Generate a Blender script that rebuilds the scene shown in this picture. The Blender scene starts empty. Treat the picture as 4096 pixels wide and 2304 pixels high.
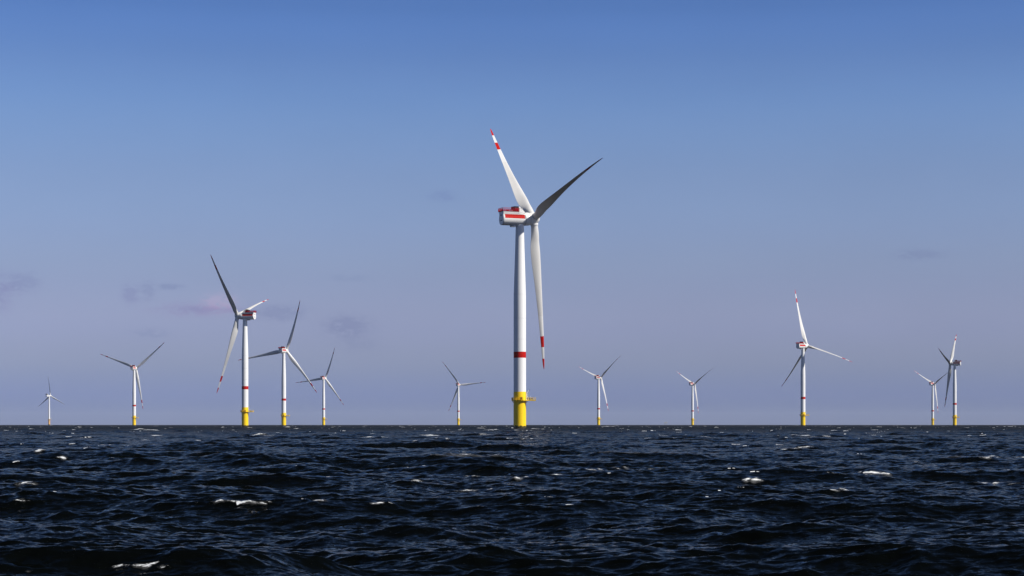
import bpy, bmesh, math, random
import numpy as np
from math import radians as R, sin, cos, pi
from mathutils import Vector, Matrix

random.seed(4)
SC = bpy.context.scene
COL = SC.collection

# ------------------------------------------------------------------ camera
CAM_H = 2.1
cam_d = bpy.data.cameras.new("camera")
cam_d.sensor_width = 36.0
cam_d.lens = 7600.0 / 4096.0 * 36.0
cam_d.shift_y = 546.5 / 4096.0
cam_d.clip_start = 0.5
cam_d.clip_end = 80000.0
cam = bpy.data.objects.new("camera", cam_d)
cam.location = (0, 0, CAM_H)
cam.rotation_euler = (R(90), 0, 0)
COL.objects.link(cam)
SC.camera = cam

# ------------------------------------------------------------------ light
SUN_AZ = 68.0      # degrees from the -Y axis (towards the camera) to +X
SUN_EL = 40.0
S = Vector((sin(R(SUN_AZ)) * cos(R(SUN_EL)), -cos(R(SUN_AZ)) * cos(R(SUN_EL)), sin(R(SUN_EL))))
sun_d = bpy.data.lights.new("sun", 'SUN')
sun_d.energy = 5.0
sun_d.angle = R(0.53)
sun_d.color = (1.0, 0.955, 0.88)
sun = bpy.data.objects.new("sun", sun_d)
sun.rotation_euler = S.to_track_quat('Z', 'Y').to_euler()
sun.location = (60, -60, 120)
COL.objects.link(sun)

W = bpy.data.worlds.new("World")
SC.world = W
W.use_nodes = True
nt = W.node_tree
nt.nodes.clear()
N = nt.nodes.new
L = nt.links.new
out = N('ShaderNodeOutputWorld')
bg = N('ShaderNodeBackground')
sky = N('ShaderNodeTexSky')
sky.sky_type = 'NISHITA'
sky.sun_disc = False
sky.sun_elevation = R(SUN_EL)
# azimuth of the sun measured clockwise from +Y
sky.sun_rotation = math.atan2(S.x, S.y) % (2 * pi)
sky.altitude = 0.0
sky.air_density = 1.0
sky.dust_density = 0.6
sky.ozone_density = 3.0
bg.inputs['Strength'].default_value = 0.10
tc = N('ShaderNodeTexCoord')
sep = N('ShaderNodeSeparateXYZ')
L(tc.outputs['Generated'], sep.inputs[0])
# the air low over the sea takes some light and colour out of the sky (by height above the horizon)
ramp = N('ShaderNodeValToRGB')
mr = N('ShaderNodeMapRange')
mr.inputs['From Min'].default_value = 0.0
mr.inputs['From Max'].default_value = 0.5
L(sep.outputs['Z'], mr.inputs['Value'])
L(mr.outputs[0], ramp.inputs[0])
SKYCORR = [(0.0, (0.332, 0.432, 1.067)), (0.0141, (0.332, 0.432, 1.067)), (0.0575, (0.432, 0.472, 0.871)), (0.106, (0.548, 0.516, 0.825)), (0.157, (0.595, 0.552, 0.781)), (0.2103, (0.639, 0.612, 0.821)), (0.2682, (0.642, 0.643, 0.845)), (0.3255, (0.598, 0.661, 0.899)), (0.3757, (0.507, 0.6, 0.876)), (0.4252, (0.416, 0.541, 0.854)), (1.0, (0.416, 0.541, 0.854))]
HIGH = (0.125, 0.18, 0.265)     # sky above the frame, darkened to cut the fill on shaded sides
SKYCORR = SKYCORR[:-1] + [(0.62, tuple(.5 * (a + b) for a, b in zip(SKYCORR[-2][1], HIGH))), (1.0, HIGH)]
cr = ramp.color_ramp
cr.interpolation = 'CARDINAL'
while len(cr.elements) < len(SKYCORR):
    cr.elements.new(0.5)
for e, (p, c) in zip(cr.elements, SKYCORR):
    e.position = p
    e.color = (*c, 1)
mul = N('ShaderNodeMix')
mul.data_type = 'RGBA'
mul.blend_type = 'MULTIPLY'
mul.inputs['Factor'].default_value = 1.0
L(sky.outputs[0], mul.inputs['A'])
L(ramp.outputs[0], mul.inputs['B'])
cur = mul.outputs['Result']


# thin scattered clouds, far off and low: (azimuth deg from +Y, elevation deg, half width, half height, tint, amount)
CLOUDS = [(-9.5, 3.42, 1.0, 0.20, (0.98, 0.90, 0.95), .9), (-8.75, 3.62, 0.45, 0.24, (1.28, 1.07, 1.05), 1.0), (-9.1, 3.42, 0.9, 0.09, (0.86, 0.84, 0.92), .8),
          (-15.4, 3.85, 0.6, 0.5, (0.86, 0.81, 0.90), .9), (-14.4, 4.15, 0.4, 0.25, (0.86, 0.85, 0.91), .8),
          (-11.35, 3.85, 0.22, 0.25, (0.86, 0.84, 0.91), .9), (-10.85, 3.95, 0.18, 0.25, (0.86, 0.86, 0.91), .8),
          (-10.2, 4.08, 0.33, 0.08, (0.83, 0.84, 0.90), .9), (-7.0, 3.35, 0.7, 0.2, (0.83, 0.84, 0.90), .9),
          (-4.95, 2.95, 0.6, 0.28, (0.82, 0.83, 0.89), .95), (-10.8, 2.7, 0.5, 0.13, (0.88, 0.90, 0.94), .8),
          (-2.05, 6.85, 0.36, 0.14, (0.88, 0.87, 0.93), .8), (12.1, 5.0, 0.62, 0.13, (0.88, 0.87, 0.92), .8),
          (-4.6, 2.4, 0.6, 0.16, (0.91, 0.92, 0.95), .8), (-4.9, 4.4, 0.5, 0.1, (0.93, 0.94, 0.96), .8)]


def mth(op, a, b=None, c=None, clamp=False):
    n = nt.nodes.new('ShaderNodeMath')
    n.operation = op
    n.use_clamp = clamp
    for i, v in enumerate((a, b, c)):
        if v is None:
            continue
        if isinstance(v, (int, float)):
            n.inputs[i].default_value = v
        else:
            nt.links.new(v, n.inputs[i])
    return n.outputs[0]


az = mth('MULTIPLY', mth('ARCTAN2', sep.outputs['X'], sep.outputs['Y']), 180 / pi)
el = mth('MULTIPLY', mth('ARCSINE', sep.outputs['Z']), 180 / pi)
comb = N('ShaderNodeCombineXYZ')
L(az, comb.inputs[0])
L(mth('MULTIPLY', el, 2.2), comb.inputs[1])
cn = N('ShaderNodeTexNoise')
cn.inputs['Scale'].default_value = 3.4
cn.inputs['Detail'].default_value = 6
cn.inputs['Roughness'].default_value = 0.6
cn.inputs['Distortion'].default_value = 0.6
L(comb.outputs[0], cn.inputs['Vector'])
wisp = mth('SUBTRACT', cn.outputs['Fac'], 0.30)
for (a0, e0, wa, we, tint, amt) in CLOUDS:
    dx = mth('DIVIDE', mth('SUBTRACT', az, a0), wa)
    dy = mth('DIVIDE', mth('SUBTRACT', el, e0), we)
    d2 = mth('ADD', mth('MULTIPLY', dx, dx), mth('MULTIPLY', dy, dy))
    g = mth('EXPONENT', mth('MULTIPLY', d2, -1.0))
    m = mth('MULTIPLY', mth('MULTIPLY', mth('MULTIPLY', g, wisp), 6.5, clamp=True), amt * .98, clamp=True)
    cm = N('ShaderNodeMix')
    cm.data_type = 'RGBA'
    cm.blend_type = 'MULTIPLY'
    L(m, cm.inputs['Factor'])
    L(cur, cm.inputs['A'])
    cm.inputs['B'].default_value = (*tint, 1)
    cur = cm.outputs['Result']
# very soft large unevenness in the thin high cloud
bn = N('ShaderNodeTexNoise')
bn.inputs['Scale'].default_value = 0.22
bn.inputs['Detail'].default_value = 4
L(comb.outputs[0], bn.inputs['Vector'])
bm_ = mth('ADD', mth('MULTIPLY', bn.outputs['Fac'], 0.07), 0.965)
um = N('ShaderNodeVectorMath')
um.operation = 'SCALE'
L(cur, um.inputs[0])
L(bm_, um.inputs['Scale'])
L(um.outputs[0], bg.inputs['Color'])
L(bg.outputs[0], out.inputs['Surface'])

SC.view_settings.view_transform = 'Standard'
SC.view_settings.look = 'None'
SC.view_settings.exposure = 0.2
SC.view_settings.gamma = 1.0
SC.cycles.max_bounces = 6
SC.cycles.diffuse_bounces = 2
SC.cycles.glossy_bounces = 3
SC.cycles.volume_bounces = 0
SC.cycles.use_denoising = True


# ------------------------------------------------------------------ materials
def mat(name, color, rough=0.5, spec=0.5, metallic=0.0, vary=0.0, vscale=0.3, stain=None):
    m = bpy.data.materials.new(name)
    m.use_nodes = True
    t = m.node_tree
    b = t.nodes['Principled BSDF']
    b.inputs['Base Color'].default_value = (*color, 1)
    b.inputs['Roughness'].default_value = rough
    b.inputs['Specular IOR Level'].default_value = spec
    b.inputs['Metallic'].default_value = metallic
    if vary > 0:
        co = t.nodes.new('ShaderNodeTexCoord')
        mp = t.nodes.new('ShaderNodeMapping')
        mp.inputs['Scale'].default_value = (1, 1, 0.18)
        n = t.nodes.new('ShaderNodeTexNoise')
        n.inputs['Scale'].default_value = vscale
        n.inputs['Detail'].default_value = 6
        r = t.nodes.new('ShaderNodeValToRGB')
        r.color_ramp.elements[0].position = 0.35
        r.color_ramp.elements[1].position = 0.62
        dc = stain if stain else tuple(c * (1 - vary) for c in color)
        r.color_ramp.elements[0].color = (*dc, 1)
        r.color_ramp.elements[1].color = (*color, 1)
        t.links.new(co.outputs['Object'], mp.inputs[0])
        t.links.new(mp.outputs[0], n.inputs['Vector'])
        t.links.new(n.outputs['Fac'], r.inputs[0])
        t.links.new(r.outputs[0], b.inputs['Base Color'])
    return m


M = {}
M['white'] = mat('white_paint', (0.80, 0.80, 0.80), 0.45, 0.35, vary=0.05, vscale=0.25)
M['white2'] = mat('offwhite_gelcoat', (0.76, 0.755, 0.745), 0.38, 0.4, vary=0.06, vscale=0.2)
M['blade'] = mat('blade_gelcoat', (0.71, 0.71, 0.70), 0.42, 0.4, vary=0.06, vscale=0.12)
M['tan'] = mat('blade_gelcoat_soiled', (0.66, 0.65, 0.63), 0.45, 0.35, vary=0.08, vscale=0.12)
M['red'] = mat('signal_red_paint', (0.49, 0.009, 0.005), 0.6, 0.08, vary=0.12, vscale=0.6)
M['rail_red'] = mat('railing_red_paint', (0.36, 0.006, 0.016), 0.6, 0.1)
M['grey'] = mat('grey_paint', (0.34, 0.35, 0.36), 0.5, 0.3)
M['galv'] = mat('galvanised_steel', (0.55, 0.56, 0.58), 0.45, 0.5)
M['dark'] = mat('black_louvre', (0.02, 0.02, 0.025), 0.6, 0.2)
M['joint'] = mat('dark_seal', (0.12, 0.12, 0.13), 0.7, 0.2)
M['amber'] = mat('amber_mesh_gate', (0.62, 0.30, 0.01), 0.5, 0.3)
M['orange'] = mat('faded_orange_paint', (0.78, 0.44, 0.13), 0.55, 0.3, vary=0.15, vscale=0.5)


def yellow_mat():
    m = bpy.data.materials.new('traffic_yellow_paint')
    m.use_nodes = True
    t = m.node_tree
    b = t.nodes['Principled BSDF']
    b.inputs['Roughness'].default_value = 0.45
    b.inputs['Specular IOR Level'].default_value = 0.35
    co = t.nodes.new('ShaderNodeTexCoord')
    sp = t.nodes.new('ShaderNodeSeparateXYZ')
    t.links.new(co.outputs['Object'], sp.inputs[0])
    n = t.nodes.new('ShaderNodeTexNoise')
    n.inputs['Scale'].default_value = 0.9
    n.inputs['Detail'].default_value = 7
    n.inputs['Roughness'].default_value = 0.65
    t.links.new(co.outputs['Object'], n.inputs['Vector'])

    def mm(op, a, bb, clamp=False):
        q = t.nodes.new('ShaderNodeMath')
        q.operation = op
        q.use_clamp = clamp
        for i, v in enumerate((a, bb)):
            if isinstance(v, (int, float)):
                q.inputs[i].default_value = v
            else:
                t.links.new(v, q.inputs[i])
        return q.outputs[0]
    # weed and wet scum on the splash zone: a ragged edge about 1.5 m above the water
    edge = mm('SUBTRACT', mm('ADD', mm('MULTIPLY', n.outputs['Fac'], 3.4), -0.05), sp.outputs['Z'])
    fac = mm('MULTIPLY', edge, 3.5, True)
    mx = t.nodes.new('ShaderNodeMix')
    mx.data_type = 'RGBA'
    t.links.new(fac, mx.inputs['Factor'])
    # faint vertical dirt
    mp = t.nodes.new('ShaderNodeMapping')
    mp.inputs['Scale'].default_value = (1, 1, 0.12)
    t.links.new(co.outputs['Object'], mp.inputs[0])
    n2 = t.nodes.new('ShaderNodeTexNoise')
    n2.inputs['Scale'].default_value = 0.8
    n2.inputs['Detail'].default_value = 5
    t.links.new(mp.outputs[0], n2.inputs['Vector'])
    r = t.nodes.new('ShaderNodeValToRGB')
    r.color_ramp.elements[0].position = 0.3
    r.color_ramp.elements[1].position = 0.55
    r.color_ramp.elements[0].color = (0.86, 0.53, 0.008, 1)
    r.color_ramp.elements[1].color = (0.94, 0.63, 0.006, 1)
    t.links.new(n2.outputs['Fac'], r.inputs[0])
    t.links.new(r.outputs[0], mx.inputs['A'])
    mx.inputs['B'].default_value = (0.05, 0.045, 0.012, 1)
    t.links.new(mx.outputs['Result'], b.inputs['Base Color'])
    return m


M['yellow'] = yellow_mat()


# ------------------------------------------------------------------ mesh helpers
class MB:
    """collects faces (with a material per face) for ONE mesh object"""
    def __init__(s):
        s.v = []
        s.f = []
        s.m = []
        s.mats = []
        s.sm = []

    def mi(s, key):
        if key not in s.mats:
            s.mats.append(key)
        return s.mats.index(key)

    def add(s, vs, fs, key, smooth=False):
        o = len(s.v)
        s.v += [tuple(v) for v in vs]
        s.f += [tuple(i + o for i in f) for f in fs]
        s.m += [s.mi(key)] * len(fs)
        s.sm += [smooth] * len(fs)

    def box(s, x0, x1, y0, y1, z0, z1, key):
        vs = [(x, y, z) for z in (z0, z1) for y in (y0, y1) for x in (x0, x1)]
        s.add(vs, [(0, 2, 3, 1), (4, 5, 7, 6), (0, 1, 5, 4), (2, 6, 7, 3), (0, 4, 6, 2), (1, 3, 7, 5)], key)

    def tube(s, p, q, r, key, n=8, r2=None, caps=True, smooth=True):
        p = Vector(p)
        q = Vector(q)
        d = (q - p).normalized()
        u = d.orthogonal().normalized()
        w = d.cross(u)
        r2 = r if r2 is None else r2
        vs = []
        for (c, rr) in ((p, r), (q, r2)):
            for i in range(n):
                a = 2 * pi * i / n
                vs.append(c + (u * cos(a) + w * sin(a)) * rr)
        s.add(vs, [(i, (i + 1) % n, n + (i + 1) % n, n + i) for i in range(n)], key, smooth)
        if caps:
            s.add(vs, [tuple(range(n - 1, -1, -1)), tuple(range(n, 2 * n))], key, False)

    def bar(s, p, q, t, key):
        s.tube(p, q, t * 0.7, key, n=4, smooth=False)

    def revolve(s, prof, key, n=48, origin=(0, 0, 0), axis='z', keys=None):
        """prof: list of (along, radius)"""
        o = Vector(origin)
        vs = []
        for (t, r) in prof:
            for i in range(n):
                a = 2 * pi * i / n
                if axis == 'z':
                    vs.append(o + Vector((r * cos(a), r * sin(a), t)))
                else:
                    vs.append(o + Vector((t, r * cos(a), r * sin(a))))
        for k in range(len(prof) - 1):
            fs = []
            for i in range(n):
                j = (i + 1) % n
                f = (k * n + i, k * n + j, (k + 1) * n + j, (k + 1) * n + i)
                fs.append(f)
            kk = keys[k] if keys else key
            o0 = len(s.v) if k == 0 else base
            if k == 0:
                base = len(s.v)
                s.v += [tuple(v) for v in vs]
            s.f += [tuple(i + base for i in f) for f in fs]
            s.m += [s.mi(kk)] * n
            s.sm += [True] * n

    def mesh(s, name):
        me = bpy.data.meshes.new(name)
        me.from_pydata(s.v, [], s.f)
        for k in s.mats:
            me.materials.append(M[k])
        me.polygons.foreach_set('material_index', s.m)
        me.polygons.foreach_set('use_smooth', s.sm)
        me.update()
        bm = bmesh.new()
        bm.from_mesh(me)
        bmesh.ops.recalc_face_normals(bm, faces=bm.faces)
        bm.to_mesh(me)
        bm.free()
        return me

    def build(s, name, parent=None):
        o = bpy.data.objects.new(name, s.mesh(name))
        COL.objects.link(o)
        if parent:
            o.parent = parent
        return o


def thing(name, label, cat, loc, group=None):
    o = bpy.data.objects.new(name, None)
    o.empty_display_size = 3
    o.location = loc
    o['label'] = label
    o['category'] = cat
    if group:
        o['group'] = group
    COL.objects.link(o)
    return o


# ------------------------------------------------------------------ the turbine parts that every copy shares
HUB_Z = 110.0
TILT = R(5.5)
AX = 8.0           # tower axis to rotor centre
NZ = 109.9         # nacelle axis


def make_foundation():
    b = MB()
    b.revolve([(-6, 3.32), (0, 3.32), (1.4, 3.31), (7, 3.30), (14, 3.30), (19.2, 3.30), (19.4, 3.27)], 'yellow', n=64)
    return b


def make_tower():
    b = MB()
    prof = [(19.4, 3.26), (20.2, 3.26), (37.2, 3.26), (40.4, 3.26), (47, 3.25), (58, 3.24), (70.6, 3.22), (82, 2.86), (94, 2.49), (107.3, 2.12), (107.9, 2.2)]
    keys = ['white', 'white', 'red', 'white', 'white', 'white', 'white', 'white', 'white', 'white']
    b.revolve(prof, 'white', n=64, keys=keys)
    for z, r in ((47.0, 3.252), (58.0, 3.242), (70.6, 3.222)):   # flange seams
        b.revolve([(z - .03, r), (z - .03, r + .012), (z + .03, r + .012), (z + .03, r)], 'grey', n=64)
    return b


def make_platform(root):
    """deck + sub-parts; deck surface at 15.1 m"""
    z = 15.1
    b = MB()
    # octagonal ring round the shaft merged with the laydown wing to +X
    outer = []
    ro = 4.62
    for k in range(8):
        a = 2 * pi * (k + .5) / 8
        outer.append((ro * cos(a), ro * sin(a)))
    pts = [p for p in outer if p[0] < 4.0]
    # polygon: start lower wing corner, go round
    left = sorted([p for p in pts], key=lambda p: math.atan2(p[1], p[0]) % (2 * pi))
    poly = [(8.3, -2.6), (8.3, 2.6), (4.4, 2.6)] + left + [(4.4, -2.6)]
    n = len(poly)
    top = [(x, y, z) for x, y in poly]
    bot = [(x, y, z - .42) for x, y in poly]
    b.add(top + bot, [tuple(range(n)), tuple(range(2 * n - 1, n - 1, -1))] + [(i, (i + 1) % n, n + (i + 1) % n, n + i) for i in range(n)], 'yellow')
    for x in (4.5, 5.7, 6.9, 8.0):      # cross beams under the wing
        b.box(x - .08, x + .08, -2.64, 2.64, z - .56, z - .425, 'yellow')
    deck = b.build('platform', root)
    # support brackets
    for k in range(8):
        b = MB()
        a = 2 * pi * (k + .25) / 8
        c, s_ = cos(a), sin(a)
        p0 = Vector((3.31 * c, 3.31 * s_, z - 1.35))
        p1 = Vector((4.2 * c, 4.2 * s_, z - .43))
        b.bar(p0, p1, .17, 'yellow')
        b.bar(p0, p0 + Vector((.35 * c, .35 * s_, 0)), .22, 'yellow')
        b.bar(p0 + Vector((.45 * c, .45 * s_, 0)), p1, .12, 'yellow')
        b.build('deck_bracket', deck)
    # railing
    b = MB()
    rail = [(x * 1.0, y) for x, y in poly]
    for i in range(n):
        p = Vector((*rail[i], z))
        q = Vector((*rail[(i + 1) % n], z))
        ln = (q - p).length
        for h in (1.25, .65):
            b.bar(p + Vector((0, 0, h)), q + Vector((0, 0, h)), .06, 'yellow')
        m_ = max(1, int(round(ln / 1.35)))
        for k in range(m_):
            a = p.lerp(q, k / m_)
            b.bar(a - Vector((0, 0, .4)), a + Vector((0, 0, 1.3)), .10 if k else .13, 'yellow')
        b.box(min(p.x, q.x) - .02, max(p.x, q.x) + .02, min(p.y, q.y) - .02, max(p.y, q.y) + .02, z + .012, z + .13, 'yellow') if abs(p.y - q.y) < .01 or abs(p.x - q.x) < .01 else None
    b.build('deck_railing', deck)
    # amber gate of the boat landing, facing the camera side
    b = MB()
    yg = -4.72
    for x in (-.25, 1.35):
        b.bar((x, yg, z - .3), (x, yg, z + 1.5), .16, 'yellow')
    b.bar((-.25, yg, z + 1.5), (1.35, yg, z + 1.5), .14, 'yellow')
    b.box(-.18, 1.28, yg - .03, yg + .03, z + .05, z + 1.18, 'amber')
    b.box(-.18, 1.28, yg - .035, yg + .035, z + 1.20, z + 1.38, 'dark')
    for x in (.15, .6, 1.0):
        b.box(x, x + .16, yg - .05, yg - .031, z + .25, z + .9, 'dark')
    b.build('gate', deck)
    # davit crane
    b = MB()
    b.tube((3.55, -1.2, z), (3.55, -1.2, z + 3.6), .16, 'white')
    b.tube((3.5, -1.2, z + 3.3), (5.0, -1.3, z + 5.35), .15, 'white', r2=.10)
    b.bar((3.55, -1.2, z + 2.2), (4.3, -1.25, z + 4.3), .1, 'white')
    b.tube((5.0, -1.3, z + 5.35), (5.25, -1.3, z + 5.1), .16, 'dark')
    b.bar((5.12, -1.3, z + 5.2), (5.16, -1.3, z + 4.5), .05, 'dark')
    b.build('davit_crane', deck)
    # ladder cage beside the shaft
    b = MB()
    for x in (3.62, 4.02, 4.28):
        b.bar((x, .3, z + .1), (x, .3, z + 3.3), .07, 'galv')
    for zz in (1.95, 2.3, 2.65, 3.0, 3.3):
        b.bar((3.6, .3, z + zz), (4.28, .3, z + zz), .05, 'galv')
    b.box(3.45, 4.25, -.6, .5, z + 1.72, z + 1.95, 'white')
    b.build('ladder_cage', deck)
    # cabinets on the wing
    for (x0, x1, zz, k) in ((3.6, 4.45, 1.2, 'grey'), (4.6, 4.85, 1.5, 'white'), (5.8, 6.6, 1.2, 'galv')):
        b = MB()
        b.box(x0, x1, -1.0, .6, z + .02, z + zz * .96, k)
        b.box(x0 - .03, x1 + .03, -1.03, .63, z + zz * .96, z + zz, 'white')
        b.box(x0 + .1, x1 - .1, -1.04, -1.002, z + .3, z + zz * .8, 'joint')
        b.build('cabinet', deck)
    for x in (5.0, 5.3, 6.75):
        b = MB()
        b.tube((x, -.9, z), (x, -.9, z + 1.15), .11, 'dark')
        b.build('bollard', deck)
    b = MB()
    b.tube((5.55, -.6, z), (5.55, -.6, z + 2.15), .07, 'white')
    b.build('mast', deck)
    for args in ((-4.35, -3.75, -1.9, -.4, z + .02, z + 1.28, 'joint'), (-3.68, -3.42, -1.6, -.5, z + .02, z + 1.2, 'galv'), (-4.05, -3.4, 0.2, 1.6, z + .02, z + 1.3, 'grey')):
        b = MB()
        b.box(*args)
        b.build('switch_box', deck)
    return deck


def make_nacelle(root):
    b = MB()
    # cross section (y, z) with the round belly, waist and flared shoulders
    r = 3.25
    sec = []
    nb = 30
    a0, a1 = R(-90), R(28)
    for i in range(nb + 1):
        a = a0 + (a1 - a0) * i / nb
        sec.append((r * cos(a), r * sin(a)))
    a_s = math.asin(.28 / r)
    # exact stripe edge
    k0 = min(range(len(sec)), key=lambda k: abs(sec[k][1] - .28))
    sec[k0] = (r * cos(a_s), .28)
    sec += [(2.84, 1.80), (2.80, 2.10), (2.80, 2.34), (3.0, 3.1), (3.15, 3.80)]
    half = sec
    full = half + [(-y, z) for (y, z) in reversed(half[1:] if half[0][0] < 1e-6 else half)]
    n = len(full)
    m_top = len(half) - 1
    stations = [-10.55, -10.4, -9.6, -1.6, 1.7, 2.02]
    scale = [.965, 1, 1, 1, 1, 1.0]
    vs = []
    for x, s_ in zip(stations, scale):
        for (y, z) in full:
            # forward of the deck the shoulders fade into the round of the generator
            if x > 0 and z > 2.34:
                f = .55
                vs.append((x, y * .86 * s_, NZ + 2.34 + (z - 2.34) * f))
            else:
                vs.append((x, y * s_, NZ + z * s_ if z < 3.7 else NZ + z))
    base = len(b.v)
    b.v += vs
    for k in range(len(stations) - 1):
        for i in range(n):
            j = (i + 1) % n
            (y0, z0), (y1, z1) = full[i], full[j]
            stripe = k in (2, 3) and min(z0, z1) >= .27 and max(z0, z1) <= 2.35
            b.f.append((base + k * n + i, base + k * n + j, base + (k + 1) * n + j, base + (k + 1) * n + i))
            b.m.append(b.mi('red' if stripe else 'white2'))
            b.sm.append(not (z0 > 1.5 and z1 > 1.5))
    b.f.append(tuple(base + i for i in range(n)))
    b.m.append(b.mi('white2'))
    b.sm.append(False)
    b.f.append(tuple(base + (len(stations) - 1) * n + i for i in reversed(range(n))))
    b.m.append(b.mi('white2'))
    b.sm.append(False)
    nac = b.build('nacelle', root)

    # wedge fairing in front of the cooler
    b = MB()
    prof = [(-1.55, 113.3), (-1.55, 116.45), (-1.0, 116.45), (0.4, 115.2), (2.0, 113.45), (2.0, 112.6), (-1.55, 112.6)]
    w0 = 2.7
    pa = [(x, -w0 * (1 if z < 115 else .93), z) for x, z in prof]
    pb = [(x, w0 * (1 if z < 115 else .93), z) for x, z in prof]
    m_ = len(prof)
    b.add(pa + pb, [tuple(range(m_)), tuple(range(2 * m_ - 1, m_ - 1, -1))] + [(i, (i + 1) % m_, m_ + (i + 1) % m_, m_ + i) for i in range(m_)], 'white2')
    b.build('fairing', nac)

    # cooler: dark finned blocks in a red frame
    b = MB()
    for k in range(4):
        y = -2.55 + k * 1.3
        b.box(-3.95, -1.75, y, y + 1.12, 115.3, 116.6 + .05 * k, 'dark')
    for k in range(5):
        y = -2.62 + k * 1.3
        b.box(-3.85, -1.8, y, y + .09, 113.8, 115.4, 'rail_red')
    b.box(-3.7, -1.95, -2.5, 2.5, 113.85, 115.2, 'joint')
    for k in range(7):
        b.box(-3.9, -1.75, -2.66, 2.66, 113.95 + k * .2, 114.02 + k * .2, 'rail_red')
    b.build('cooler', nac)

    # service deck railing
    b = MB()
    z0 = NZ + 3.80
    xa, xb, yw = -10.9, -1.65, 3.22
    b.box(xa, xb, -yw, yw, z0 + .004, z0 + .10, 'rail_red')
    cor = [(xb, -yw), (xa, -yw), (xa, yw), (xb, yw)]
    H = 1.75
    for i in range(3):
        p = Vector((*cor[i], z0 + .1))
        q = Vector((*cor[i + 1], z0 + .1))
        for h, t in ((H, .13), (H * .66, .08), (H * .36, .08), (.10, .20)):
            b.bar(p + Vector((0, 0, h)), q + Vector((0, 0, h)), t, 'rail_red')
        m_ = int(round((q - p).length / .38))
        for k in range(m_ + 1):
            a = p.lerp(q, k / m_)
            th = .16 if k % 3 == 0 else .085
            b.bar(a, a + Vector((0, 0, H if k % 3 == 0 else H * .68)), th, 'rail_red')
    # equipment on the deck: a ring and low lockers, red too
    b.box(-7.4, -6.5, -1.2, 1.2, z0 + .11, z0 + .95, 'rail_red')
    b.box(-5.9, -4.9, -2.2, -1.0, z0 + .11, z0 + .8, 'white')
    b.build('deck_railing', nac)

    # wind vane mast
    b = MB()
    b.bar((-.9, -1.2, 116.4), (.25, -2.4, 115.5), .07, 'grey')
    b.bar((-1.55, -2.6, 115.45), (.6, -2.6, 115.45), .06, 'grey')
    b.bar((-2.4, -3.4, 112.5), (.5, -2.7, 115.4), .05, 'grey')
    b.tube((.4, -2.6, 115.3), (.4, -2.6, 115.75), .12, 'white')
    b.build('wind_vane', nac)

    # hatch box under the belly
    b = MB()
    b.box(-5.2, -2.7, -1.0, 1.0, 105.95, 106.9, 'grey')
    b.box(-4.0, -2.75, -1.05, 1.05, 106.1, 106.75, 'galv')
    b.build('belly_hatch', nac)

    # vents and the blurred maker's mark on the rear face
    for y in (-.95, .35):
        b = MB()
        b.box(-10.60, -10.54, y, y + .55, NZ + 1.55, NZ + 2.35, 'dark')
        b.build('rear_vent', nac)
    b = MB()
    y = -1.15
    for k in range(6):
        w = (.26, .30, .16, .30, .26, .30)[k]
        if k % 2:
            b.box(-10.60, -10.552, y, y + w, NZ - .72, NZ - .58, 'joint')
            b.box(-10.60, -10.552, y, y + w, NZ - 1.05, NZ - .91, 'joint')
            b.box(-10.60, -10.552, y, y + .1, NZ - .91, NZ - .72, 'joint')
        else:
            b.box(-10.60, -10.552, y, y + w, NZ - 1.05, NZ - .58, 'joint')
        y += w + .12
    b.build('maker_mark', nac)
    return nac


def axis_pt(o):
    return Vector((o * cos(TILT), 0, HUB_Z + o * sin(TILT)))


def xform(b, i0):
    """rotate vertices added since i0 (built along +X through the origin) onto the tilted rotor axis"""
    for k in range(i0, len(b.v)):
        x, y, z = b.v[k]
        b.v[k] = (x * cos(TILT) - z * sin(TILT), y, HUB_Z + x * sin(TILT) + z * cos(TILT))


def make_generator(root):
    b = MB()
    b.revolve([(1.9, 3.0), (2.06, 3.38), (2.25, 3.42), (4.75, 3.42), (4.95, 3.36), (4.98, 2.9)], 'white2', n=56, axis='x')
    b.revolve([(2.20, 3.435), (2.27, 3.435)], 'joint', n=56, axis='x')
    xform(b, 0)
    return b.build('generator', root)


def make_hub(root):
    b = MB()
    prof = [(5.0, 2.8), (5.02, 3.20), (5.3, 3.22), (6.6, 3.12), (8.0, 3.0), (9.3, 2.78), (10.1, 2.36), (10.7, 1.7), (11.05, .95), (11.15, .4), (11.18, .02)]
    b.revolve(prof, 'white2', n=56, axis='x')
    b.revolve([(5.02, 3.225), (5.12, 3.235), (5.14, 3.2)], 'joint', n=56, axis='x')
    xform(b, 0)
    return b.build('hub', root)


# ------------------------------------------------------------------ blades
def lerp_tab(tab, s):
    for (a, va), (b_, vb) in zip(tab, tab[1:]):
        if s <= b_:
            t = (s - a) / (b_ - a)
            t = t * t * (3 - 2 * t) if False else t
            return va + (vb - va) * t
    return tab[-1][1]


CH = [(0.03, 3.7), (.06, 3.8), (.10, 4.5), (.14, 5.2), (.18, 5.75), (.22, 5.95), (.27, 5.7), (.33, 5.15), (.4, 4.45), (.5, 3.65), (.6, 3.0), (.7, 2.45), (.8, 1.95), (.88, 1.55), (.94, 1.15), (.975, .8), (.992, .45), (1.0, .12)]
TH = [(0.03, 1.0), (.06, .98), (.10, .72), (.14, .52), (.18, .42), (.24, .34), (.33, .28), (.45, .24), (.6, .21), (1.0, .17)]
TW = [(0.03, 20), (.12, 19), (.2, 15), (.3, 10.5), (.45, 6.5), (.6, 3.5), (.8, 0.8), (1.0, -1)]
STN = [.030, .045, .06, .08, .10, .12, .14, .16, .18, .20, .22, .25, .28, .32, .36, .40, .45, .50, .55, .60, .64, .70, .7749, .775, .81, .849, .8491, .89, .927, .9271, .95, .97, .985, .994, 1.0]


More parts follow.
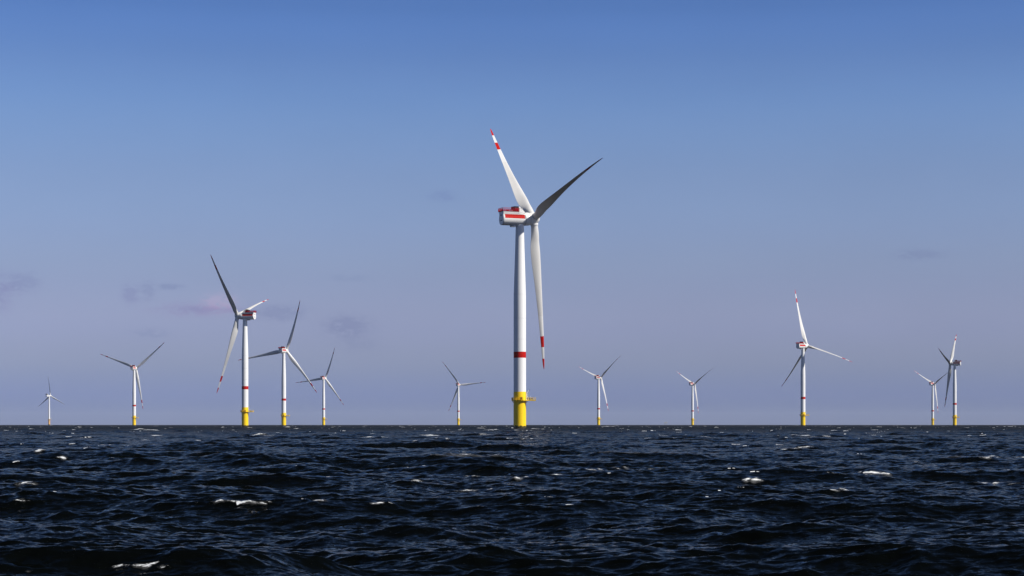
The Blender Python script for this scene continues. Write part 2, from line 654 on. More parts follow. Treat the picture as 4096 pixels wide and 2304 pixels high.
def airfoil(npt, tc, blend):
    """closed section, chord 1, x from LE 0 to TE 1; blend 1 -> circle"""
    pts = []
    for i in range(npt):
        a = 2 * pi * i / npt
        x = .5 + .5 * cos(a)          # TE at a=0, LE at a=pi
        yt = 5 * tc * (.2969 * math.sqrt(max(x, 0)) - .126 * x - .3516 * x * x + .2843 * x ** 3 - .1036 * x ** 4)
        camber = .055 * 4 * x * (1 - x)
        ya = camber + (yt if a <= pi else -yt)
        xc, yc = .5 + .5 * cos(a), .5 * sin(a)
        pts.append((x * (1 - blend) + xc * blend, ya * (1 - blend) + yc * blend))
    return pts


def make_blade(root, yaw, alpha, Rr, dl, tau, pitch, kind, plain=False, scale=1.0):
    """alpha: azimuth (rad) of the tip, clockwise seen from behind; pitch 90 = feathered"""
    ct, st = cos(TILT), sin(TILT)
    a = Vector((ct, 0, st))
    up = Vector((-st, 0, ct))
    side = a.cross(up)
    hz = HUB_Z if scale == 1.0 else 90.0
    hubp = Vector((AX * scale * ct, 0, hz + AX * scale * st))
    if kind == 'feather':
        bow_t, cone, bow_a = 4.6 * scale, dl, 0.0
    else:
        bow_t, cone, bow_a = 0.6 * scale, 3.4 * scale, dl - 3.4 * scale
    al = alpha - (bow_t - tau) / Rr
    r = up * cos(al) + side * sin(al)
    t = -up * sin(al) + side * cos(al)
    npt = 28
    b = MB()
    vs = []
    for s in STN:
        # gentle S: root straight, curvature growing outboard
        q = s ** 2.2
        c = hubp + r * (Rr * s) + a * (cone * s + bow_a * q) + t * (bow_t * q)
        chord = lerp_tab(CH, s) * scale
        tc = lerp_tab(TH, s)
        blend = max(0.0, min(1.0, (.15 - s) / .10))
        tw = R(lerp_tab(TW, s) + pitch)
        # leading edge turns from -t (in the plane of rotation) towards +a (upwind) with pitch
        le = (-t * cos(tw) + a * sin(tw))
        nrm = (-a * cos(tw) - t * sin(tw))      # suction side
        pax = .5 * blend + (1 - blend) * .34
        for (x, y) in airfoil(npt, tc if blend < 1 else 1, blend):
            vs.append(c + le * ((pax - x) * chord) + nrm * (y * chord))
    keys = []
    for k in range(len(STN) - 1):
        s = .5 * (STN[k] + STN[k + 1])
        if plain:
            keys.append('blade')
        elif .775 < s < .849 or s > .927:
            keys.append('red')
        elif s < .64:
            keys.append('tan' if kind == 'feather' else 'blade')
        else:
            keys.append('blade')
    base = 0
    b.v = [tuple(v) for v in vs]
    for k in range(len(STN) - 1):
        for i in range(npt):
            j = (i + 1) % npt
            b.f.append((k * npt + i, k * npt + j, (k + 1) * npt + j, (k + 1) * npt + i))
            b.m.append(b.mi(keys[k]))
            b.sm.append(True)
    last = (len(STN) - 1) * npt
    b.f.append(tuple(last + i for i in range(npt)))
    b.m.append(b.mi(keys[-1]))
    b.sm.append(False)
    o = b.build('blade', root)
    o.rotation_euler = (0, 0, yaw)
    # root collar on the hub
    c = MB()
    rr = 2.12 * scale
    cdir = (r * 1.0 + a * (cone / Rr)).normalized()
    p0 = hubp + cdir * 1.6 * scale
    c.tube(p0, hubp + cdir * 3.25 * scale, rr, 'white2', n=40)
    c.tube(hubp + cdir * 3.25 * scale, hubp + cdir * 3.42 * scale, rr * .985, 'grey', n=40)
    co = c.build('root_collar', o)
    return o


GROUP = 'wind turbines standing in the open sea'
# name, D, X, yaw, alpha, rotor radius, [axial tip offsets x3, tangential x3], pitch, mode, label
T = [
 (999.6, 4.1, 22.55, -46.66, 81.5, [4.23, 4.93, 5.36, -0.21, 1.68, -1.6], 88, 'feather',
  'largest and nearest turbine, right of centre, one blade pointing almost straight down'),
 (1893.2, -266.0, 162.01, 74.22, 81.0, [4.73, 5.36, 5.17, 1.04, -0.0, -1.03], 88, 'feather',
  'second largest turbine, left of centre, rotor on the left, sunlit rear face on the right'),
 (2786.3, -334.7, 69.22, 141.15, 79.5, [-5.07, -5.89, -5.95, 0.28, -0.66, 0.37], 6, 'run',
  'mid-sized turbine right of the second largest one, its level left blade reaching behind that tower'),
 (4460.5, -442.2, 67.19, 22.97, 79.2, [-4.03, -3.7, -3.99, 0.02, 0.03, -0.05], 6, 'run',
  'small turbine crossed by the lowest blade tip of the bigger one to its left'),
 (3659.7, -727.8, 74.90, 51.29, 80.0, [-1.16, -1.87, -1.54, 0.23, 0.32, -0.55], 8, 'run',
  'mid-sized turbine alone on the left, two blades in a wide V and one down'),
 (5187.3, -146.4, 69.71, 84.81, 79.5, [-4.47, -3.17, -4.82, 0.12, 0.86, -1.0], 12, 'run',
  'small turbine alone just left of the largest, one blade level to the right'),
 (4392.2, 200.0, 44.37, 50.92, 79.0, [5.2, 4.26, 4.84, 0.73, 0.06, -0.78], 88, 'feather',
  'small turbine next right of the largest one, white foam at its yellow foot'),
 (5088.4, 483.5, 40.68, 57.92, 79.0, [5.15, 4.18, 5.0, 0.65, 0.27, -0.92], 88, 'feather',
  'small turbine midway between the largest one and the tall one on the right'),
 (2622.4, 401.6, 38.11, -13.00, 81.0, [2.96, 4.43, 4.76, -0.3, 1.28, -0.98], 88, 'feather',
  'tallest turbine on the right side, one red-tipped blade pointing straight up'),
 (5057.7, 1119.8, 36.46, 58.70, 78.3, [0.39, 2.63, 0.4, 1.23, -0.65, -0.6], 88, 'feather',
  'smaller turbine of the far right pair, one blade running behind its bigger neighbour'),
 (3365.7, 784.2, 155.12, 47.69, 80.0, [6.05, 5.5, 6.02, 0.59, 0.29, -0.87], 88, 'feather',
  'larger turbine of the far right pair, rotor on the left of its tower'),
]

first = None
for (D, X, yaw, al, Rr, off, pitch, kind, label) in T:
    root = thing('wind_turbine', label, 'wind turbine', (X, D, 0), GROUP)
    y = R(yaw)
    if first is None:
        first = root
        make_foundation().build('foundation', root)
        make_tower().build('tower', root)
        make_platform(root)
        for o in (make_nacelle(root), make_generator(root), make_hub(root)):
            o.rotation_euler = (0, 0, y)
    else:
        for ch in list(first.children):
            if ch.name.split('.')[0] == 'blade':
                continue
            c = ch.copy()
            COL.objects.link(c)
            c.parent = root
            if ch.name.split('.')[0] in ('nacelle', 'generator', 'hub'):
                c.rotation_euler = (0, 0, y)
            for g in ch.children:
                gg = g.copy()
                COL.objects.link(gg)
                gg.parent = c
    for k in range(3):
        make_blade(root, y, R(al) + k * 2 * pi / 3, Rr, off[k] + .5, off[3 + k], pitch, kind)

# the odd one out: another make, far left
root = thing('wind_turbine', 'tiny turbine at the far left, plain white tower without red band, orange base', 'wind turbine', (-1418.4, 5822.6, 0), GROUP)
b = MB()
b.revolve([(-6, 2.9), (2.8, 2.9)], 'dark', n=40)
b.revolve([(2.8, 2.9), (18.5, 2.85)], 'orange', n=40)
b.build('foundation', root)
b = MB()
b.revolve([(18.5, 2.6), (45, 2.35), (87.9, 1.65)], 'white', n=40)
b.build('tower', root)
b = MB()
n = 8
ring = [(4.6 * cos(2 * pi * (k + .5) / 8), 4.6 * sin(2 * pi * (k + .5) / 8)) for k in range(8)]
ring = [(x if x < 0 else x * 1.6, y) for x, y in ring]
b.add([(x, y, 18.6) for x, y in ring] + [(x, y, 18.1) for x, y in ring], [tuple(range(8)), tuple(range(15, 7, -1))] + [(i, (i + 1) % 8, 8 + (i + 1) % 8, 8 + i) for i in range(8)], 'orange')
dk = b.build('platform', root)
b = MB()
for i in range(8):
    p = Vector((*ring[i], 18.6))
    q = Vector((*ring[(i + 1) % 8], 18.6))
    b.bar(p + Vector((0, 0, 1.2)), q + Vector((0, 0, 1.2)), .1, 'orange')
    for k in range(3):
        a = p.lerp(q, k / 3)
        b.bar(a, a + Vector((0, 0, 1.2)), .12, 'orange')
b.build('deck_railing', dk)
b = MB()
b.tube((3.2, 0, 18.6), (3.2, 0, 21.5), .2, 'white')
b.tube((3.2, 0, 21.3), (5.9, 0, 23.6), .25, 'white')
b.tube((5.9, 0, 23.6), (7.2, 0, 22.6), .18, 'white')
b.build('davit_crane', dk)
y6 = R(40)
b = MB()
sec = [(-2.0, 87.9), (2.0, 87.9), (2.3, 88.6), (2.3, 91.8), (1.9, 92.3), (-1.9, 92.3), (-2.3, 91.8), (-2.3, 88.6)]
st = [(-8.6, .92), (-8.2, 1), (1.6, 1), (3.4, .8), (3.6, .7)]
vs = [(x, yy * s_, 90.1 + (z - 90.1) * s_) for x, s_ in st for yy, z in sec]
fs = [tuple(range(8)), tuple(range(len(vs) - 1, len(vs) - 9, -1))]
for k in range(len(st) - 1):
    fs += [(k * 8 + i, k * 8 + (i + 1) % 8, (k + 1) * 8 + (i + 1) % 8, (k + 1) * 8 + i) for i in range(8)]
b.add(vs, fs, 'white2')
nc = b.build('nacelle', root)
nc.rotation_euler = (0, 0, y6)
b = MB()
b.add([(-3.0, -2.6, 92.2), (-3.0, 2.6, 92.2), (-6.4, 2.9, 97.2), (-6.4, -2.9, 97.2), (-4.4, -2.6, 92.2), (-4.4, 2.6, 92.2), (-7.6, 2.9, 97.2), (-7.6, -2.9, 97.2)],
      [(0, 1, 2, 3), (7, 6, 5, 4), (0, 3, 7, 4), (1, 5, 6, 2), (3, 2, 6, 7), (0, 4, 5, 1)], 'white2')
b.build('cooler_wing', nc)
for args in ((-11.0, -7.7, -2.6, 2.6, 93.6, 96.4, 'dark'), (-11.6, -8.7, -1.9, 1.9, 88.4, 90.2, 'dark')):
    b = MB()
    b.box(*args)
    b.build('radiator', nc)
b = MB()
b.revolve([(3.7, 1.7), (4.2, 1.9), (6.4, 1.8), (7.6, 1.2), (8.1, .1)], 'white2', n=32, axis='x')
for k in range(len(b.v)):
    x, yy, z = b.v[k]
    b.v[k] = (x * cos(TILT) - z * sin(TILT), yy, 90 + x * sin(TILT) + z * cos(TILT))
hb = b.build('hub', root)
hb.rotation_euler = (0, 0, y6)
for k, (dl, tau) in enumerate([(-2.0, 0), (-1.5, 0), (-1.5, 0)]):
    make_blade(root, R(63.35), R(-3.55) + k * 2 * pi / 3, 61.5, dl, tau, 10, 'run', plain=True, scale=.74)

# faint far-off platform on the horizon
fo = thing('offshore_platform', 'faint hazy platform on the horizon between the two small turbines right of the largest', 'platform', (1700, 21000, 0))
b = MB()
for x in (-14, 14):
    for yy in (-12, 12):
        b.bar((x, yy, -8), (x * .8, yy * .8, 18), 3.0, 'grey')
b.bar((-14, -12, 2), (11, -10, 16), 1.4, 'grey')
b.bar((14, -12, 2), (-11, -10, 16), 1.4, 'grey')
b.build('jacket', fo)
b = MB()
b.box(-18, 16, -14, 14, 18, 26, 'grey')
b.box(-14, 4, -10, 10, 26.02, 33, 'grey')
b.build('topside', fo)
b = MB()
b.bar((14, 0, 26), (14, 0, 36), 2, 'grey')
b.bar((14, 0, 35), (36, 0, 48), 1.6, 'grey')
b.build('crane', fo)


# ------------------------------------------------------------------ sea
def spectrum_tile(Lt, n, lam_min, lam_max, lam_p, seed, theta0, spread_p, spread_s, amp):
    rng = np.random.default_rng(seed)
    k1 = 2 * np.pi * np.fft.fftfreq(n, Lt / n)
    kx, ky = np.meshgrid(k1, k1, indexing='ij')
    k = np.sqrt(kx * kx + ky * ky)
    k[0, 0] = 1e9
    kp = 2 * np.pi / lam_p
    Sk = k ** -4.0 * np.exp(-1.25 * (kp / k) ** 2)
    lam = 2 * np.pi / k
    Sk *= np.exp(-np.exp(np.clip((lam_min - lam) / (lam_min * .18), -30, 30)))
    Sk *= (lam <= lam_max * 1.0)
    th = np.arctan2(ky, kx) - theta0
    s = spread_s + (spread_p - spread_s) * np.exp(-((np.log(k / kp)) ** 2) / .8)
    D = (np.abs(np.cos(th / 2)) ** (2 * s)) * np.sqrt(s)
    Sk *= D
    g = (rng.normal(size=(n, n)) + 1j * rng.normal(size=(n, n)))
    H = g * np.sqrt(Sk)
    h = np.fft.ifft2(H)
    sc = amp / (h.real.std() + 1e-12)
    H = H * sc
    z = np.fft.ifft2(H).real
    dx = np.fft.ifft2(1j * kx / k * H).real
    dy = np.fft.ifft2(1j * ky / k * H).real
    dxx = np.fft.ifft2(-kx * kx / k * H).real
    dyy = np.fft.ifft2(-ky * ky / k * H).real
    dxy = np.fft.ifft2(-kx * ky / k * H).real
    return z, dx, dy, dxx, dyy, dxy


def sample(tiles, Lt, n, x, y):
    u = (x / Lt * n) % n
    v = (y / Lt * n) % n
    i0 = np.floor(u).astype(np.int32) % n
    j0 = np.floor(v).astype(np.int32) % n
    fu = (u - np.floor(u)).astype(np.float32)
    fv = (v - np.floor(v)).astype(np.float32)
    i1 = (i0 + 1) % n
    j1 = (j0 + 1) % n
    res = []
    for t in tiles:
        t = t.astype(np.float32)
        res.append((t[i0, j0] * (1 - fu) + t[i1, j0] * fu) * (1 - fv) + (t[i0, j1] * (1 - fu) + t[i1, j1] * fu) * fv)
    return res


NT = 1024
LA, LB = 171.0, 23.3
TH0 = R(-101)
za, xa, ya, axx, ayy, axy = spectrum_tile(LA, NT, 0.65, 80, 19.0, 11, TH0, 9.0, 3.0, 0.165)
zb, xb, yb, bxx, byy, bxy = spectrum_tile(LB, NT, 0.07, 1.1, 40.0, 5, TH0, 3.5, 2.6, 0.0150)
print('SLOPES', np.std(np.gradient(za, LA / NT)), np.std(np.gradient(zb, LB / NT)), za.max())
LC = 58.7
zc, xc, yc, _a, _b, _c = spectrum_tile(LC, NT, 0.45, 6.5, 40.0, 21, TH0 + .25, 3.5, 3.0, 0.030)
CHOP = 1.3
J = (1 - CHOP * -axx) * (1 - CHOP * -ayy) - (CHOP * axy) ** 2
thr = np.percentile(J, 2.8)
foam = np.clip((thr - J) / (0.26), 0, 1)
# older foam left drifting behind the breakers
k1 = np.fft.fftfreq(NT, LA / NT) * 2 * np.pi
KX, KY = np.meshgrid(k1, k1, indexing='ij')
G = np.exp(-.5 * ((KX * 1.3) ** 2 + (KY * .55) ** 2))
old = np.fft.ifft2(np.fft.fft2(np.clip((np.percentile(J, 2.4) - J) / .2, 0, 1)) * G).real
old = np.clip(old / np.percentile(old, 99.85), 0, 1)

rad = [1.5]
while rad[-1] < 14000:
    r_ = rad[-1]
    if r_ < 14:
        f_ = .012
    elif r_ < 70:
        f_ = .0021
    elif r_ < 500:
        f_ = .0030
    elif r_ < 3500:
        f_ = .0040
    else:
        f_ = .03
    rad.append(r_ * (1 + f_))
rad = np.array(rad)
dense = np.arange(-17.2, 17.2001, .0335)
c1 = np.concatenate([np.linspace(17.3, 30, 160), np.linspace(30.5, 180, 240)[:-1]])
ang = np.radians(np.concatenate([-c1[::-1], dense, c1, [180.0]]))
nr, na = len(rad), len(ang)
RR, AA = np.meshgrid(rad, ang, indexing='ij')
px = (RR * np.sin(AA)).astype(np.float64).ravel()
py = (RR * np.cos(AA)).astype(np.float64).ravel()
# resolution of the sheet at each vertex, to leave out waves it could not carry
dth = np.gradient(ang)
dAr = np.tile(dth, nr) * np.repeat(rad, na)
dRr = np.repeat(np.gradient(rad), na)
fa = np.clip((15.0 / (2.2 * dAr)) - .4, 0, 1) * np.clip(1.6 - np.repeat(rad, na) / 9000.0, 0, 1)
fb = np.clip((0.30 / np.maximum(dAr, 1e-6)) - .6, 0, 1) * np.clip((0.6 / dRr) - .3, 0, 1)
sa = sample((za, xa, ya, foam, old, J), LA, NT, px, py)
sb = sample((zb, xb, yb), LB, NT, px * .9211 + py * .3894, -px * .3894 + py * .9211)
sc3 = sample((zc, xc, yc), LC, NT, px * .9659 - py * .2588, px * .2588 + py * .9659)
fc = np.clip((2.5 / dAr) - .5, 0, 1)
# groups of higher and lower waves
grp = 1.0 + .30 * np.sin(px * .071 + py * .043 + 1.3) * np.sin(py * .037 - px * .019 + .4)
Z = sa[0] * fa * grp + sb[0] * fb + sc3[0] * fc
Xd = px + CHOP * sa[1] * fa + sb[1] * .9 * fb + (sc3[1] * .9659 + sc3[2] * .2588) * 1.1 * fc
Yd = py + CHOP * sa[2] * fa + sb[2] * .9 * fb + (sc3[2] * .9659 - sc3[1] * .2588) * 1.1 * fc
FO = sa[3] * fa * np.clip(grp - .05, 0, 2) * np.clip(.35 + RR.ravel() / 130.0, 0, 1)
OLD = sa[4] * fa * .7 * np.clip(110.0 / RR.ravel(), 0, 1)

# countless little crests just breaking, too small to be waves of their own on this sheet
rng = np.random.default_rng(77)
rv_ = np.repeat(rad, na)
gate = np.sin(px * .031 + 1.7 * np.sin(py * .013)) * np.sin(py * .021 + 1.1) * .5 + .5
hit = (sa[5] < np.percentile(J, 16)) & (rng.random(len(px)) < .009 * np.clip(.4 + rv_ / 900.0, 0, 1.6) * (.3 + gate) * np.clip(rv_ / 420.0, .03, 1)) & (rv_ > 45) & (rv_ < 5000) & (np.abs(px) < py * .32)
idx = np.nonzero(hit)[0]
ln = rng.integers(1, 9, len(idx)) + (rv_[idx] < 200) * rng.integers(0, 5, len(idx))
for k in range(17):
    sel = idx[(ln > k) & (rng.random(len(idx)) < .85)] + k
    FO[np.minimum(sel, len(FO) - 1)] = 1.30 - .03 * k

# breakers the photograph shows: (x, y, half width, strength)
CAPS = [(4.6, 993.5, 3.4, .8), (-265.8, 1885.0, 3.6, .7), (200.9, 4375.0, 6.0, .8), (53.14, 336.0, 3.54, 1), (23.09, 163.7, 1.18, 0.8), (26.21, 170.7, 1.01, 1), (-7.67, 50.7, 1.1, 0.9), (-8.52, 50.3, 0.53, 0.6), (-143.0, 742.3, 4.4, 1), (-49.36, 375.5, 1.85, 1), (-65.68, 350.8, 0.51, 1), (15.65, 80.4, 0.48, 1), (10.4, 61.0, 0.4, 1), (8.8, 69.8, 0.32, 1), (9.14, 68.6, 0.41, 0.5), (30.78, 120.5, 0.87, 1), (31.96, 119.6, 0.47, 1), (17.36, 67.8, 0.58, 1), (21.91, 103.3, 0.54, 0.7), (22.0, 98.8, 0.72, 0.7), (13.6, 80.0, 0.42, 0.8), (13.19, 82.1, 0.49, 0.5), (-6.05, 27.7, 0.10, 0.6), (-5.78, 27.9, 0.16, 0.75), (-5.45, 28.0, 0.20, 0.8), (-5.12, 27.8, 0.14, 0.85), (-4.86, 27.5, 0.12, 0.6), (-6.81, 26.7, 0.11, 0.7), (6.59, 33.1, 0.26, 0.35), (-5.24, 72.7, 0.53, 0.7), (-3.78, 70.5, 0.74, 0.8), (-1.56, 76.5, 0.4, 0.8), (0.25, 74.8, 0.34, 0.9), (1.56, 78.0, 0.56, 0.8), (3.98, 88.4, 0.41, 1), (5.11, 89.9, 0.47, 0.8), (6.62, 87.9, 0.93, 0.8), (-3.35, 50.1, 0.3, 1), (-2.12, 53.5, 0.21, 0.7), (-1.48, 59.9, 0.35, 0.8), (-0.7, 60.6, 0.32, 0.8), (-37.54, 149.9, 0.28, 1), (-28.32, 118.7, 0.23, 0.9), (-17.15, 66.6, 0.35, 1), (-13.6, 51.6, 0.27, 0.8), (-5.23, 51.6, 0.2, 1), (-10.41, 56.5, 0.22, 0.6), (-5.67, 49.6, 0.2, 0.6), (1.43, 48.9, 0.19, 0.7), (10.88, 97.0, 0.57, 0.7), (1.14, 47.4, 0.47, 0.3), (-21.8, 83.3, 0.55, 0.6), (-14.89, 83.3, 0.22, 0.8), (-33.18, 358.7, 3.07, 0.6), (-11.76, 912.0, 3.6, 1), (-5.48, 404.1, 1.33, 1), (2.23, 272.8, 1.17, 0.9), (-15.71, 358.7, 1.06, 1), (-25.88, 343.2, 0.68, 0.9), (227.67, 1100.7, 2.17, 1), (45.63, 336.0, 1.99, 0.8), (33.43, 329.1, 0.54, 1), (-19.08, 2500, 3.29, 0.6), (9.91, 818.5, 2.15, 0.8), (119.08, 2500, 8.22, 1)]
PX2, PY2 = px.reshape(nr, na), py.reshape(nr, na)
Z2, FO2, OLD2 = Z.reshape(nr, na), FO.reshape(nr, na), OLD.reshape(nr, na)
rs = np.random.default_rng(8)
step = np.gradient(rad)
for (cx_, cy_, w_, s_) in CAPS:
    r0 = math.hypot(cx_, cy_)
    piece = min(max(.0019 * r0, .05), w_)
    npc = max(1, int(round(w_ / piece)))
    ph = cx_ * 3.1 + cy_
    for kk in range(npc):
        u_ = (kk + .5) / npc * 2 - 1
        if npc > 2 and rs.random() < .07:
            continue
        # every piece of a breaker sits on the crest nearest to where the line of foam runs
        ax = math.atan2(cx_ + u_ * w_, cy_)
        j = int(np.argmin(np.abs(ang - ax)))
        i0, i1 = np.searchsorted(rad, r0 * .72 - 1), np.searchsorted(rad, r0 * 1.35 + 1)
        el_ = (Z2[i0:i1, j] - CAM_H) / rad[i0:i1]
        run = np.maximum.accumulate(el_)
        want = -CAM_H / r0 + .00035 * math.sin(3.1 * u_ + ph) + .00012 * rs.normal()
        cost = np.abs(el_ - want) + (el_ < run - 1e-7) * .05
        ic = i0 + int(np.argmin(cost))
        rc = rad[ic]
        hw = piece * rc / r0 * rs.uniform(1.5, 3.4)
        st_ = s_ * rs.uniform(.8, 1.2) * (1 - .3 * abs(u_) ** 3)
        x0, y0 = rc * math.sin(ax), rc * math.cos(ax)
        ty = max(.06 + .10 * hw, 1.15 * step[ic])
        ia, ib = max(0, np.searchsorted(rad, rc - 5 * ty - .3)), np.searchsorted(rad, rc + 5 * ty + .3)
        da = (3.5 * hw + .1) / rc
        ja, jb = np.searchsorted(ang, ax - da), np.searchsorted(ang, ax + da)
        X_, Y_ = PX2[ia:ib, ja:jb], PY2[ia:ib, ja:jb]
        if X_.size == 0:
            continue
        dx_ = (X_ - x0) / hw
        dy_ = (Y_ - y0) / ty + .35 * np.sin(dx_ * 3.7 + ph + kk) * min(1, hw / .2)
        g = np.exp(-(np.abs(dx_ / 1.15) ** 2.6)) * np.exp(-dy_ * dy_ * 1.1)
        hgt = min(.005 + .00038 * rc, .24) * st_
        back = np.exp(-(dx_ / 1.2) ** 2) * np.where(dy_ < 0, np.exp(-(dy_ / .9) ** 2), np.exp(-(dy_ / 2.4) ** 2))
        Z2[ia:ib, ja:jb] += (hgt * back).astype(np.float32)
        FO2[ia:ib, ja:jb] = np.maximum(FO2[ia:ib, ja:jb], g * st_ * 1.2)
        OLD2[ia:ib, ja:jb] = np.maximum(OLD2[ia:ib, ja:jb], np.exp(-(dx_ / 1.5) ** 2 - (dy_ / 2.0) ** 2) * st_ * .8)
# wash round the foot of the nearest shafts
for (tx, ty_, rr_) in ((4.1, 999.6, 3.4), (-266.0, 1893.2, 3.4), (200.0, 4392.2, 3.4)):
    d_ = np.hypot(px - tx - .5, (py - ty_) * .5)
    g = np.exp(-((d_ - rr_) / 2.2) ** 2)
    OLD = np.maximum(OLD, g * .8)
    FO = np.maximum(FO, np.exp(-((d_ - rr_) / 1.2) ** 2) * .45)

# close the ring at 180 degrees: first and last columns meet behind the camera
co = np.empty((nr * na, 3), dtype=np.float32)
co[:, 0] = Xd
co[:, 1] = Yd
co[:, 2] = Z
ii, jj = np.meshgrid(np.arange(nr - 1), np.arange(na), indexing='ij')
j2 = (jj + 1) % na
q = np.stack([ii * na + jj, ii * na + j2, (ii + 1) * na + j2, (ii + 1) * na + jj], axis=-1).reshape(-1, 4)
q = q[:, ::-1]
me = bpy.data.meshes.new('sea')
nv, nf = nr * na, len(q)
me.vertices.add(nv)
me.vertices.foreach_set('co', co.ravel())
me.loops.add(nf * 4)
me.loops.foreach_set('vertex_index', np.ascontiguousarray(q, dtype=np.int32).ravel())
me.polygons.add(nf)
me.polygons.foreach_set('loop_start', np.arange(0, nf * 4, 4, dtype=np.int32))
me.polygons.foreach_set('use_smooth', np.ones(nf, dtype=bool))
me.update(calc_edges=True)
at = me.attributes.new('foam', 'FLOAT', 'POINT')
at.data.foreach_set('value', np.clip(FO, 0, 1.8).astype(np.float32))
at = me.attributes.new('old_foam', 'FLOAT', 'POINT')
at.data.foreach_set('value', np.clip(OLD, 0, 1).astype(np.float32))
at = me.attributes.new('unresolved_slope', 'FLOAT', 'POINT')
at.data.foreach_set('value', np.clip((dRr - .5) / 3.0, 0, 1).astype(np.float32))
sea = bpy.data.objects.new('sea', me)
COL.objects.link(sea)
sea['kind'] = 'structure'
sea['label'] = 'dark choppy sea with small whitecaps'

m = bpy.data.materials.new('sea_water')
m.use_nodes = True
t = m.node_tree
t.nodes.clear()
TN = t.nodes.new
TL = t.links.new


def tm(op, a, bb=None, clamp=False):
    q_ = TN('ShaderNodeMath')
    q_.operation = op
    q_.use_clamp = clamp
    for i, v in enumerate((a, bb)):
        if v is None:
            continue
        if isinstance(v, (int, float)):
            q_.inputs[i].default_value = v
        else:
            TL(v, q_.inputs[i])
    return q_.outputs[0]


geo = TN('ShaderNodeNewGeometry')
pos = geo.outputs['Position']


def noise(scale, detail, rough=.6, stretch=(1, 1, 1), dist=0.0):
    mp = TN('ShaderNodeMapping')
    mp.inputs['Scale'].default_value = stretch
    mp.inputs['Rotation'].default_value = (0, 0, R(-11))
    TL(pos, mp.inputs[0])
    n_ = TN('ShaderNodeTexNoise')
    n_.inputs['Scale'].default_value = scale
    n_.inputs['Detail'].default_value = detail
    n_.inputs['Roughness'].default_value = rough
    n_.inputs['Distortion'].default_value = dist
    TL(mp.outputs[0], n_.inputs['Vector'])
    return n_.outputs['Fac']


POL_P, POL_S = 0.43, 0.015


def noise_vec(scale, detail, rough, stretch, dist=0.0):
    mp = TN('ShaderNodeMapping')
    mp.inputs['Scale'].default_value = stretch
    mp.inputs['Rotation'].default_value = (0, 0, R(-11))
    TL(pos, mp.inputs[0])
    n_ = TN('ShaderNodeTexNoise')
    n_.inputs['Scale'].default_value = scale
    n_.inputs['Detail'].default_value = detail
    n_.inputs['Roughness'].default_value = rough
    n_.inputs['Distortion'].default_value = dist
    TL(mp.outputs[0], n_.inputs['Vector'])
    return n_.outputs['Color']


# wind ripples too small for the mesh: they tilt the surface normal by a real slope
rv = noise_vec(3.2, 6, .68, (.55, 1.5, 1), .5)
sb_ = TN('ShaderNodeVectorMath')
sb_.operation = 'SUBTRACT'
TL(rv, sb_.inputs[0])
sb_.inputs[1].default_value = (.5, .5, .5)
ml_ = TN('ShaderNodeVectorMath')
ml_.operation = 'MULTIPLY'
TL(sb_.outputs[0], ml_.inputs[0])
# where the sheet is too coarse to carry the short waves, their slope is added here
us = TN('ShaderNodeAttribute')
us.attribute_name = 'unresolved_slope'
sc_ = TN('ShaderNodeVectorMath')
sc_.operation = 'SCALE'
TL(ml_.outputs[0], sc_.inputs[0])
TL(tm('ADD', tm('MULTIPLY', us.outputs['Fac'], 2.2), 1.0), sc_.inputs['Scale'])
ml_.inputs[1].default_value = (.75, 1.10, 0)
ad_ = TN('ShaderNodeVectorMath')
ad_.operation = 'ADD'
TL(geo.outputs['Normal'], ad_.inputs[0])
TL(sc_.outputs[0], ad_.inputs[1])
bump = TN('ShaderNodeVectorMath')
bump.operation = 'NORMALIZE'
TL(ad_.outputs[0], bump.inputs[0])
# Fresnel reflectance split by polarisation: the lens carries a polarising filter that
# passes mostly the vertically polarised part, so wave faces near Brewster's angle go dark
dt = TN('ShaderNodeVectorMath')
dt.operation = 'DOT_PRODUCT'
TL(geo.outputs['Incoming'], dt.inputs[0])
TL(bump.outputs[0], dt.inputs[1])
us2 = TN('ShaderNodeAttribute')
us2.attribute_name = 'unresolved_slope'
# of unresolved waves one sees mostly the faces that turn towards one
flo = tm('MULTIPLY', us2.outputs['Fac'], 0.135)
cth = tm('SQRT', tm('ADD', tm('MULTIPLY', dt.outputs['Value'], dt.outputs['Value']), tm('MULTIPLY', flo, flo)))
n2c = tm('MULTIPLY', cth, 1.777)
root_ = tm('SQRT', tm('ADD', tm('MULTIPLY', cth, cth), 0.777))
rp = tm('POWER', tm('DIVIDE', tm('SUBTRACT', n2c, root_), tm('ADD', n2c, root_)), 2.0)
rs = tm('POWER', tm('DIVIDE', tm('SUBTRACT', cth, root_), tm('ADD', cth, root_)), 2.0)
REFL = tm('ADD', tm('MULTIPLY', rp, POL_P), tm('MULTIPLY', rs, POL_S))
gl = TN('ShaderNodeBsdfGlossy')
gl.inputs['Roughness'].default_value = 0.06
gl.inputs['Color'].default_value = (1, .98, .93, 1)
TL(bump.outputs[0], gl.inputs['Normal'])
df = TN('ShaderNodeBsdfDiffuse')
df.inputs['Color'].default_value = (0.0013, 0.0018, 0.0018, 1)
mx = TN('ShaderNodeMixShader')
TL(REFL, mx.inputs[0])
TL(df.outputs[0], mx.inputs[1])
TL(gl.outputs[0], mx.inputs[2])
af = TN('ShaderNodeAttribute')
af.attribute_name = 'foam'
ao = TN('ShaderNodeAttribute')
ao.attribute_name = 'old_foam'
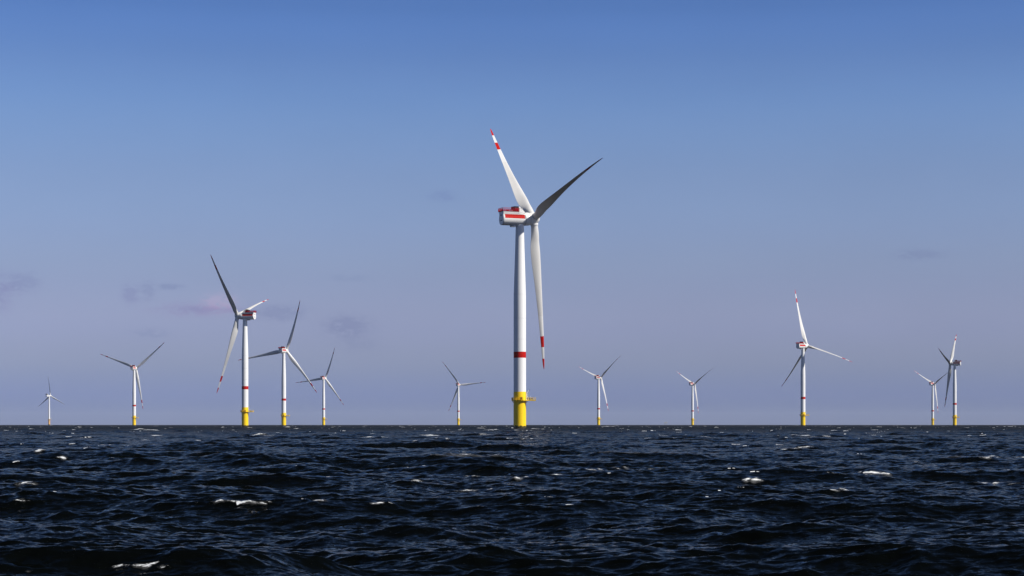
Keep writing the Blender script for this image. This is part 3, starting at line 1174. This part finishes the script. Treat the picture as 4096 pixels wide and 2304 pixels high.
n1 = noise(1.5, 8, .78, (.35, 1.3, 1), 1.0)
n3 = noise(11.0, 5, .75, (.35, 1.2, 1), 1.0)
n4 = noise(55.0, 3, .7, (.5, 1.0, 1), .4)
n2 = noise(5.0, 6, .7, (.35, 1.4, 1), 1.2)
nn = tm('ADD', tm('ADD', tm('MULTIPLY', n1, .40), tm('MULTIPLY', n3, .36)), tm('MULTIPLY', n4, .24))
fresh = tm('MULTIPLY', tm('SUBTRACT', tm('ADD', tm('MULTIPLY', af.outputs['Fac'], .285), nn), .76), 16.0, True)
fresh = tm('MULTIPLY', fresh, tm('MULTIPLY', af.outputs['Fac'], 4.0, True), True)
web = tm('SUBTRACT', 1.0, tm('MULTIPLY', tm('ABSOLUTE', tm('SUBTRACT', n2, .5)), 14.0), True)
lace = tm('MULTIPLY', tm('MULTIPLY', web, tm('SUBTRACT', tm('MULTIPLY', ao.outputs['Fac'], 1.9), 1.0), True), .38, True)
fm = tm('MAXIMUM', fresh, lace)
fd = TN('ShaderNodeBsdfDiffuse')
fd.inputs['Color'].default_value = (.78, .79, .80, 1)
mx2 = TN('ShaderNodeMixShader')
TL(fm, mx2.inputs[0])
TL(mx.outputs[0], mx2.inputs[1])
TL(fd.outputs[0], mx2.inputs[2])
mo = TN('ShaderNodeOutputMaterial')
TL(mx2.outputs[0], mo.inputs['Surface'])
me.materials.append(m)

# ------------------------------------------------------------------ sea air
b = MB()
b.box(-33000, 33000, -33000, 33000, -8.0, 205.0, 'white')
hz = b.build('haze')
hz['kind'] = 'stuff'
hz['label'] = 'thin pale haze in the air over the sea'
hm = bpy.data.materials.new('sea_haze')
hm.use_nodes = True
ht = hm.node_tree
ht.nodes.clear()
pv = ht.nodes.new('ShaderNodeVolumePrincipled')
pv.inputs['Density'].default_value = 1.4e-5
pv.inputs['Color'].default_value = (.80, .86, 1.0, 1)
ho = ht.nodes.new('ShaderNodeOutputMaterial')
ht.links.new(pv.outputs[0], ho.inputs['Volume'])
hz.data.materials.clear()
hz.data.materials.append(hm)
